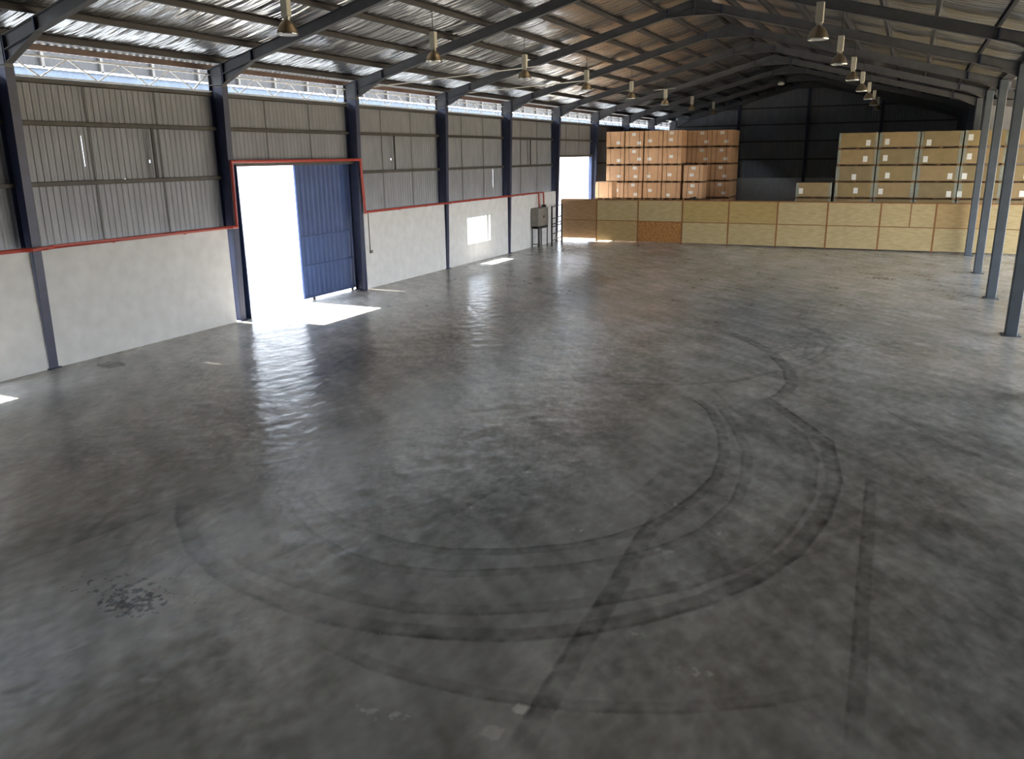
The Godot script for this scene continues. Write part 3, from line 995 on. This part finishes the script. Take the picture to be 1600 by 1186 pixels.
func build_switch() -> void:
	var o := thing("wall_switch", "small grey switch box at the end of a thin conduit beside the blue door", "switch", Vector3(-0.03, 1.30, -12.55))
	var st := tool()
	bevel_box(st, Vector3(0, -0.05, -0.07), Vector3(0.07, 0.05, 0.07), 0.008)
	part("switch_box", st, M.cabinet, o)
	st = tool()
	tube(st, [Vector3(0.02, 0.04, 0.04), Vector3(0.02, 1.36, 0.04)], 0.014, 8)
	part("conduit", st, M.cabinet, o)

func build_cabinet() -> void:
	var o := thing("electrical_cabinet", "grey steel electrical cabinet on legs below two red pipes by the left wall", "cabinet", Vector3(0.0, 0, -27.15))
	var st := tool()
	bevel_box(st, Vector3(0.02, 1.08, -0.62), Vector3(0.42, 1.98, 0.62), 0.012)
	part("cabinet_body", st, M.cabinet, o)
	for s in 2:
		st = tool()
		var a := -0.60 + s * 0.605
		bevel_box(st, Vector3(0.42, 1.11, a), Vector3(0.437, 1.95, a + 0.59), 0.006)
		var dr := part("cabinet_door", st, M.cabinet, o)
		st = tool()
		bevel_box(st, Vector3(0.437, 1.48, 0.03 if s == 1 else -0.07), Vector3(0.462, 1.60, 0.07 if s == 1 else -0.03), 0.006)
		part("handle", st, M.black, dr)
	for p: Vector2 in [Vector2(0.05, -0.58), Vector2(0.39, -0.58), Vector2(0.05, 0.58), Vector2(0.39, 0.58)]:
		st = tool()
		box(st, Vector3(p.x - 0.022, 0, p.y - 0.022), Vector3(p.x + 0.022, 1.08, p.y + 0.022))
		part("leg", st, M.dark_metal, o)
	for y: float in [0.15, 1.0]:
		st = tool()
		box(st, Vector3(0.03, y, 0.56), Vector3(0.41, y + 0.04, 0.60))
		part("cross_rail", st, M.dark_metal, o)
	st = tool()
	box(st, Vector3(0.02, 0.95, -0.6), Vector3(0.42, 1.08, 0.6))
	part("cable_trunk", st, M.dark_metal, o)
	for z: float in [0.12, 0.2, 0.28]:
		st = tool()
		tube(st, [Vector3(0.25, 1.0, z), Vector3(0.22 + z * 0.2, 0.5, z), Vector3(0.25, 0.02, z * 0.9)], 0.022, 8)
		part("cable", st, M.black, o)
	st = tool()
	bevel_box(st, Vector3(0.06, 1.98, -0.78), Vector3(0.26, 2.10, -0.62), 0.01)
	part("junction_box", st, M.dark_metal, o)

func build_rack() -> void:
	var o := thing("steel_rack", "dark steel rack of horizontal rungs standing between cabinet and plywood fence", "rack", Vector3(0.62, 0, -28.4))
	var a := Vector3(0.15, 0, 0.95)
	var b := Vector3(-0.28, 0, -1.45)
	for p: Vector3 in [a, b]:
		var st := tool()
		box(st, p + Vector3(-0.035, 0, -0.035), p + Vector3(0.035, 2.04, 0.035))
		part("upright", st, M.dark_metal, o)
	for y: float in [0.28, 0.62, 0.98, 1.12, 1.40, 2.0]:
		var st := tool()
		bar(st, a + Vector3(0, y, 0), b + Vector3(0, y, 0), 0.035, 0.045)
		part("rung", st, M.dark_metal, o)

# ---------------------------------------------------------------- lamps (switched off)
func build_lamps() -> void:
	var proto: Node3D = null
	var words := ["first", "second", "third", "fourth", "fifth", "sixth", "seventh", "eighth"]
	for row in 2:
		var x := 5.0 if row == 0 else 15.0
		var from := 0 if row == 0 else 1
		for k in range(from, 8):
			var label: String = "unlit bell-shaped pendant lamp, %s from the camera in the %s row" % [words[k - from], "left" if row == 0 else "right"]
			var at := Vector3(x, 7.08 if row == 0 else 6.98, -(k + 0.5) * BAY)
			if proto == null:
				proto = thing("pendant_lamp", label, "lamp", at, "high-bay pendant lamps")
				var st := tool()
				lathe(st, [Vector2(0.225, 0.02), Vector2(0.222, 0.05), Vector2(0.20, 0.12), Vector2(0.165, 0.19), Vector2(0.115, 0.25), Vector2(0.06, 0.29), Vector2(0.055, 0.30)], 28)
				lathe(st, [Vector2(0.05, 0.295), Vector2(0.11, 0.245), Vector2(0.16, 0.185), Vector2(0.195, 0.115), Vector2(0.217, 0.05), Vector2(0.22, 0.02)], 28)
				part("reflector", st, M.reflector, proto)
				st = tool()
				lathe(st, [Vector2(0.21, 0.0), Vector2(0.232, 0.0), Vector2(0.236, 0.012), Vector2(0.232, 0.024), Vector2(0.21, 0.024), Vector2(0.21, 0.0)], 28)
				part("rim", st, M.lamp_rim, proto)
				st = tool()
				lathe(st, [Vector2(0.0, -0.012), Vector2(0.10, -0.008), Vector2(0.21, 0.004), Vector2(0.21, 0.010), Vector2(0.0, 0.004)], 28)
				part("lens", st, M.lamp_glass, proto)
				st = tool()
				for s: float in [-1.0, 1.0]:
					box(st, Vector3(s * 0.05 - 0.012, 0.27, -0.03), Vector3(s * 0.05 + 0.012, 0.36, 0.03))
				lathe(st, [Vector2(0.0, 0.28), Vector2(0.04, 0.28), Vector2(0.04, 0.36), Vector2(0.0, 0.36)], 14)
				part("neck", st, M.lamp_body, proto)
				st = tool()
				bevel_box(st, Vector3(-0.085, 0.36, -0.075), Vector3(0.085, 0.78, 0.075), 0.012)
				part("ballast_box", st, M.lamp_body, proto)
				st = tool()
				tube(st, [Vector3(0, 0.78, 0), Vector3(0.01, 0.95, 0.02), Vector3(-0.01, 1.15, 0.0), Vector3(0.0, 1.40, 0.0)], 0.009, 6)
				part("cable", st, M.black, proto)
			else:
				var o: Node3D = proto.duplicate()
				o.name = numbered("pendant_lamp")
				add_child(o, true)
				o.position = at
				o.set_meta("label", label)

# small white fitting below the ridge, far down the nave
func build_ridge_fitting() -> void:
	var o := thing("ridge_fitting", "small white fitting hanging below the roof ridge near the dark far gable", "fitting", Vector3(9.53, 8.52, -42.7))
	var st := tool()
	lathe(st, [Vector2(0.0, 0.0), Vector2(0.12, 0.01), Vector2(0.20, 0.05), Vector2(0.21, 0.10), Vector2(0.15, 0.18), Vector2(0.05, 0.22), Vector2(0.0, 0.22)], 20)
	part("housing", st, M.paper, o)
	st = tool()
	tube(st, [Vector3(0, 0.21, 0), Vector3(0, 1.08, 0)], 0.012, 8)
	part("stem", st, M.dark_metal, o)

# ---------------------------------------------------------------- plywood fence
func build_fence() -> void:
	var o := thing("plywood_fence", "waist-high fence of plywood panels in two rows across the shed", "fence", Vector3(0, 0, -30.68))
	o.set_meta("label", "long fence of pale plywood panels in two rows across the shed")
	var sx := [0.0, 2.05, 4.38, 6.76, 9.13, 11.50, 13.82, 16.15, 18.46, 20.55, 22.9]
	# which board each panel is: index into M.ply, -1 = strand board
	var up := [3, 1, 1, 2, 2, 1, 1, 4, 0, 4]
	var dn := [3, 0, -1, 1, 4, 1, 1, 4, 4, 4]
	for i in 10:
		for row in 2:
			var y0 := 0.06 if row == 0 else 1.15
			var y1 := 1.11 if row == 0 else 2.20
			if row == 0 and i == 0:
				y0 = 0.14
			var pieces := [[sx[i] + 0.035, sx[i + 1] - 0.035]]
			if row == 1 and i == 7:
				pieces = [[sx[i] + 0.035, 17.40], [17.45, sx[i + 1] - 0.035]]
			for p: Array in pieces:
				var st := tool()
				var j := rng.randf_range(-0.006, 0.006)
				bevel_box(st, Vector3(p[0], y0, -0.012 + j), Vector3(p[1], y1, 0.006 + j), 0.002)
				var m: int = dn[i] if row == 0 else up[i]
				part("panel", st, M.osb if m < 0 else M.ply[m], o)
	for i in 11:
		var st := tool()
		box(st, Vector3(sx[i] - 0.05, 0, -0.10), Vector3(sx[i] + 0.05, 2.20, -0.022))
		part("stud", st, M.stud, o)
		for row in 2:
			st = tool()
			var lean := rng.randf_range(-0.012, 0.012)
			var y0 := 0.04 if row == 0 else 1.14
			slab2(st, Vector2(sx[i] - 0.038, y0), Vector2(sx[i] + 0.038, y0), Vector2(sx[i] - 0.038 + lean, y0 + 1.07), Vector2(sx[i] + 0.038 + lean, y0 + 1.07), -0.02, 0.012)
			part("batten", st, M.stud, o)
	for i in 10:
		for y: Array in [[1.105, 1.155, 0.0], [2.20, 2.255, 0.02]]:
			var st := tool()
			box(st, Vector3(sx[i] + 0.002, y[0], -0.09), Vector3(sx[i + 1] - 0.002, y[1], -0.016 + y[2]))
			part("rail", st, M.stud, o)
	var st2 := tool()
	box(st2, Vector3(17.402, 1.155, -0.02), Vector3(17.448, 2.20, 0.012))
	part("batten", st2, M.stud, o)
	# small dark bundle lying on the top rail
	var b := thing("black_bundle", "small black bundle lying on the top rail of the plywood fence", "bundle", Vector3(7.35, 2.255, -30.72))
	st2 = tool()
	var prof := []
	for i in 9:
		var a := -PI / 2 + PI * i / 8
		prof.append(Vector2(0.11 * cos(a) * (1.0 + 0.1 * sin(i * 2.3)), 0.09 + 0.09 * sin(a)))
	lathe(st2, prof, 14)
	part("wrapped_cloth", st2, M.black, b)
	st2 = tool()
	tube(st2, [Vector3(-0.10, 0.10, 0), Vector3(-0.22, 0.09, 0.01), Vector3(-0.28, 0.04, 0.01)], 0.035, 8)
	part("loose_end", st2, M.black, b)

# ---------------------------------------------------------------- cartons
func carton(called: String, label: String, group: String, at: Vector3, size: Vector3, skin: Material, notes: Array, straps: Array, ph: float, turn := 0.0, filmed := false) -> void:
	# at: middle of the base; size: whole height with the pallet; notes: [x, y, w, h] of paper labels as fractions of the front face
	var o := thing(called, label, "carton", at, group)
	o.rotation.y = turn
	var hx := size.x * 0.5
	var hz := size.z * 0.5
	var st := tool()
	bevel_box(st, Vector3(-hx, ph, -hz), Vector3(hx, size.y, hz), 0.012)
	part("carton_body", st, skin, o)
	st = tool()
	box(st, Vector3(-hx, ph - 0.022, -hz), Vector3(hx, ph - 0.001, hz))
	for f: float in [-1.0, 0.0, 1.0]:
		var cx := f * (hx - 0.07)
		box(st, Vector3(cx - 0.07, 0.018, -hz), Vector3(cx + 0.07, ph - 0.022, hz))
	for f: float in [-1.0, 0.0, 1.0]:
		var cz := f * (hz - 0.06)
		box(st, Vector3(-hx, 0.0, cz - 0.05), Vector3(hx, 0.018, cz + 0.05))
	part("pallet", st, M.pallet, o)
	for n: Array in notes:
		st = tool()
		var cx: float = lerpf(-hx, hx, n[0])
		var cy: float = lerpf(ph, size.y, n[1])
		box(st, Vector3(cx - n[2] * 0.5, cy - n[3] * 0.5, hz), Vector3(cx + n[2] * 0.5, cy + n[3] * 0.5, hz + 0.003))
		part("paper_label", st, M.paper, o)
	for s: Array in straps:
		st = tool()
		var xb: float = lerpf(-hx, hx, s[0])
		var xt: float = lerpf(-hx, hx, s[1])
		slab2(st, Vector2(xb - 0.010, ph - 0.02), Vector2(xb + 0.010, ph - 0.02), Vector2(xt - 0.010, size.y + 0.002), Vector2(xt + 0.010, size.y + 0.002), hz, hz + 0.004)
		slab2(st, Vector2(xt - 0.010, size.y), Vector2(xt + 0.010, size.y), Vector2(xt - 0.010, size.y + 0.004), Vector2(xt + 0.010, size.y + 0.004), -hz, hz)
		part("strap", st, M.strap, o)
	if filmed:
		# tape of stretch film folded round the two upright corners
		for s: float in [-1.0, 1.0]:
			st = tool()
			var cw := 0.10 + rng.randf() * 0.06
			box(st, Vector3(minf(s * hx, s * (hx - cw)), ph + 0.01, hz + 0.001), Vector3(maxf(s * hx, s * (hx - cw)), size.y - 0.01, hz + 0.004))
			part("film", st, M.film, o)

func build_cartons() -> void:
	var rows := ["bottom", "fifth", "fourth", "third", "second", "top"]
	var rw := 0.98
	var depth := 1.10
	# front stack: four columns, six high; two lowest layers are hidden by the fence
	var xs := [[0.70, 1.80], [1.87, 2.95], [3.04, 4.11], [4.16, 5.24]]
	var cn := ["leftmost", "second from left", "third from left", "fourth from left"]
	var notes := {
		"5_0": [[0.68, 0.25]], "5_1": [[0.48, 0.78], [0.78, 0.22]], "5_2": [[0.3, 0.35]], "5_3": [[0.45, 0.82], [0.42, 0.4]],
		"4_0": [[0.70, 0.22]], "4_1": [[0.5, 0.8], [0.8, 0.3]], "4_2": [[0.3, 0.3]], "4_3": [[0.45, 0.45]],
		"3_0": [[0.72, 0.3]], "3_1": [[0.55, 0.85], [0.6, 0.28]], "3_2": [[0.28, 0.3]], "3_3": [[0.38, 0.4]],
		"2_0": [[0.6, 0.5]], "2_1": [[0.5, 0.85], [0.65, 0.22]], "2_2": [[0.4, 0.5]], "2_3": [[0.35, 0.2]]}
	for r in 6:
		for c in 4:
			var x0: float = xs[c][0]
			var x1: float = xs[c][1]
			var sh := rng.randf_range(-0.02, 0.02)
			var label: String = "brown carton on pallet, %s in the %s row of the left stack" % [cn[c], "top" if r == 5 else ("second" if r == 4 else ("third" if r == 3 else "fourth"))]
			if r < 2:
				label = "brown carton low in the left stack hidden behind the plywood fence"
			var nn := []
			for q: Array in notes.get("%d_%d" % [r, c], []):
				nn.append([q[0], q[1], 0.23, 0.17])
			carton("cardboard_carton", label, "low cartons of the left stack" if r < 2 else "brown cartons of the left stack", Vector3((x0 + x1) * 0.5 + sh, r * rw, -36.0 - depth * 0.5), Vector3(x1 - x0, rw - 0.005, depth), M.carton, nn, [[0.22 + rng.randf() * 0.06, 0.2], [0.78, 0.80]], 0.11)
	# lower stack to its right, four high
	for r in 4:
		var label := "brown carton in the %s of the short stack beside the left stack" % ["", "", "lower visible layer", "top layer"][r]
		if r < 2:
			label = "brown carton low in the short stack hidden behind the plywood fence"
		carton("cardboard_carton", label, "cartons of the short stack" if r > 1 else "low cartons of the short stack", Vector3(5.96 + (0.02 if r == 3 else 0.0), r * rw + (0.0 if r < 3 else 0.0), -36.0 - depth * 0.5), Vector3(1.13, rw - 0.005, depth), M.carton, [[0.5, 0.82, 0.24, 0.17], [0.42, 0.38, 0.24, 0.17]], [[0.2, 0.25], [0.8, 0.82]], 0.11)
	# carton standing in front, close to the second doorway
	for r in 3:
		carton("cardboard_carton", "brightly lit carton standing forward of the left stack near the doorway" if r == 2 else "brown carton under the brightly lit one, hidden behind the fence", "forward cartons by the doorway", Vector3(1.27, r * 1.02, -34.45), Vector3(1.0, 1.015, 0.9), M.carton, [], [[0.2, 0.2], [0.8, 0.8]], 0.11)
	# darker stack further back on the right, two deep
	for deep in 2:
		for r in 6:
			for c in 3:
				if deep == 1 and c < 2:
					continue
				var x0 := 4.20 + c * 1.165
				var label: String = "shaded brown carton, %s column of the rear stack, %s row" % [["left", "middle", "right"][c], "top" if r == 5 else ("second" if r == 4 else ("third" if r == 3 else "fourth"))]
				var grp := "shaded cartons of the rear stack"
				if deep == 1:
					label = "shaded carton at the back of the rear stack's right side"
					grp = "cartons at the back of the rear stack"
				elif r < 2 or (c == 0 and r < 4):
					label = "brown carton of the rear stack hidden behind nearer cartons and fence"
					grp = "hidden cartons of the rear stack"
				var nn := [[0.5, 0.82, 0.24, 0.17], [0.72, 0.25, 0.24, 0.17]] if c > 0 and deep == 0 else []
				carton("cardboard_carton", label, grp, Vector3(x0 + 0.57, r * rw, -38.0 - depth * 0.5 - deep * 1.2), Vector3(1.14, rw - 0.005, depth), M.carton, nn, [[0.22, 0.24], [0.78, 0.76]], 0.11)

	# film-wrapped cartons on the right
	var lab := {
		"6_0": [0.76, 0.3], "6_1": [0.2, 0.35], "6_2": [0.2, 0.25], "6_3": [0.14, 0.55], "6_4": [0.55, 0.3],
		"5_0": [0.72, 0.35], "5_1": [0.2, 0.4], "5_2": [0.16, 0.3], "5_3": [0.16, 0.45], "5_4": [0.55, 0.3],
		"4_0": [0.48, 0.25], "4_1": [0.3, 0.35], "4_2": [0.8, 0.3], "4_3": [0.12, 0.3], "4_4": [0.5, 0.35],
		"3_0": [0.55, 0.45], "3_1": [0.18, 0.4], "3_2": [0.82, 0.25], "3_3": [0.05, 0.25], "3_4": [0.45, 0.3]}
	var cw := 1.785
	var ch := 0.776
	var col := ["first", "second", "third", "fourth", "fifth"]
	for r in 7:
		for c in 5:
			var row: String = ["", "", "", "fourth", "third", "second", "top"][r]
			var label := "film-wrapped flat carton, %s from left in the %s row of the right stack" % [col[c], row]
			var grp := "film-wrapped cartons of the right stack"
			if r < 3:
				label = "film-wrapped carton low in the right stack hidden behind the fence"
				grp = "low cartons of the right stack"
			var nn := []
			var key := "%d_%d" % [r, c]
			if lab.has(key):
				nn = [[lab[key][0], lab[key][1], 0.20, 0.27]]
			carton("wrapped_carton", label, grp, Vector3(13.90 + cw * (c + 0.5) + rng.randf_range(-0.015, 0.015), r * ch, -32.0 - 0.6), Vector3(cw - 0.05, ch - 0.006, 1.2), M.wrapped[(r * 2 + c) % 3], nn, [], 0.09, 0.0, true)
	for r in 4:
		carton("wrapped_carton", "film-wrapped flat carton standing alone left of the right stack" if r == 3 else "film-wrapped carton under the lone one, hidden behind the fence", "cartons of the lone right stack", Vector3(12.96, r * ch, -32.0 - 0.6), Vector3(1.66, ch - 0.006, 1.2), M.wrapped[1], [[0.14, 0.4, 0.20, 0.27]] if r == 3 else [], [], 0.09, 0.0, true)

# ---------------------------------------------------------------- the scene
func _ready() -> void:
	rng.seed = 20240611
	# camera: standing on a mezzanine about 4.5 m up near the front end, looking down the shed and to the left
	var cam := Camera3D.new()
	cam.name = "camera"
	add_child(cam)
	cam.transform = Transform3D(Basis(Vector3(0.90210423, -0.01250857, -0.43133686), Vector3(-0.10449742, 0.9634956, -0.24648836), Vector3(0.41867438, 0.26743178, 0.86786635)), Vector3(17.1653, 4.5467, 11.5202))
	cam.fov = 50.52
	cam.near = 0.05
	cam.far = 400.0
	cam.current = true
	# bright hazy tropical sky, sun nearly overhead
	var env := Environment.new()
	var sky := Sky.new()
	var sm := ProceduralSkyMaterial.new()
	sm.sky_top_color = Color(0.90, 0.94, 1.0)
	sm.sky_horizon_color = Color(1.0, 1.0, 1.0)
	sm.ground_bottom_color = Color(0.6, 0.6, 0.58)
	sm.ground_horizon_color = Color(0.8, 0.8, 0.8)
	sm.sky_energy_multiplier = SKY
	sm.ground_energy_multiplier = SKY * 0.5
	sm.sun_angle_max = 1.0
	sky.sky_material = sm
	env.background_mode = Environment.BG_SKY
	env.sky = sky
	env.tonemap_mode = Environment.TONE_MAPPER_LINEAR
	env.tonemap_exposure = EXPOSURE
	env.sdfgi_enabled = true
	env.ssao_enabled = true
	env.ssil_enabled = true
	var we := WorldEnvironment.new()
	we.name = "world"
	we.environment = env
	add_child(we)
	var sun := DirectionalLight3D.new()
	sun.name = "sun"
	add_child(sun)
	sun.light_energy = SUN
	sun.light_color = Color(1.0, 0.96, 0.90)
	sun.light_angular_distance = 1.0
	sun.shadow_enabled = true
	sun.look_at_from_position(Vector3(-7.0, 10.0, 0.0), Vector3.ZERO, Vector3.BACK)

	make_materials()
	build_floor()
	build_left_wall()
	build_windows()
	build_doors()
	build_other_walls()
	build_roof()
	build_outside()
	var fl := ["at the left edge of the picture", "on the near side of the blue door", "on the far side of the blue door", "left of the small window", "right of the small window", "by the left end of the plywood fence",
		"just beyond the second bright doorway", "second beyond the second bright doorway", "third beyond the second bright doorway", "at the dark far gable"]
	for k in 10:
		build_frame(k, "dark steel portal frame whose left column stands " + fl[k])
	var tl := ["at the left edge of the picture", "above the blue door", "right of the blue door", "above the small window", "above the electrical cabinet", "above the second bright doorway", "first beyond the second bright doorway", "second beyond the second bright doorway", "nearest the far gable"]
	for k in 9:
		build_truss(k, "white zigzag lattice truss under the eave " + tl[k])
	build_red_pipe()
	build_switch()
	build_cabinet()
	build_rack()
	build_fence()
	build_cartons()
	build_lamps()
	build_ridge_fitting()
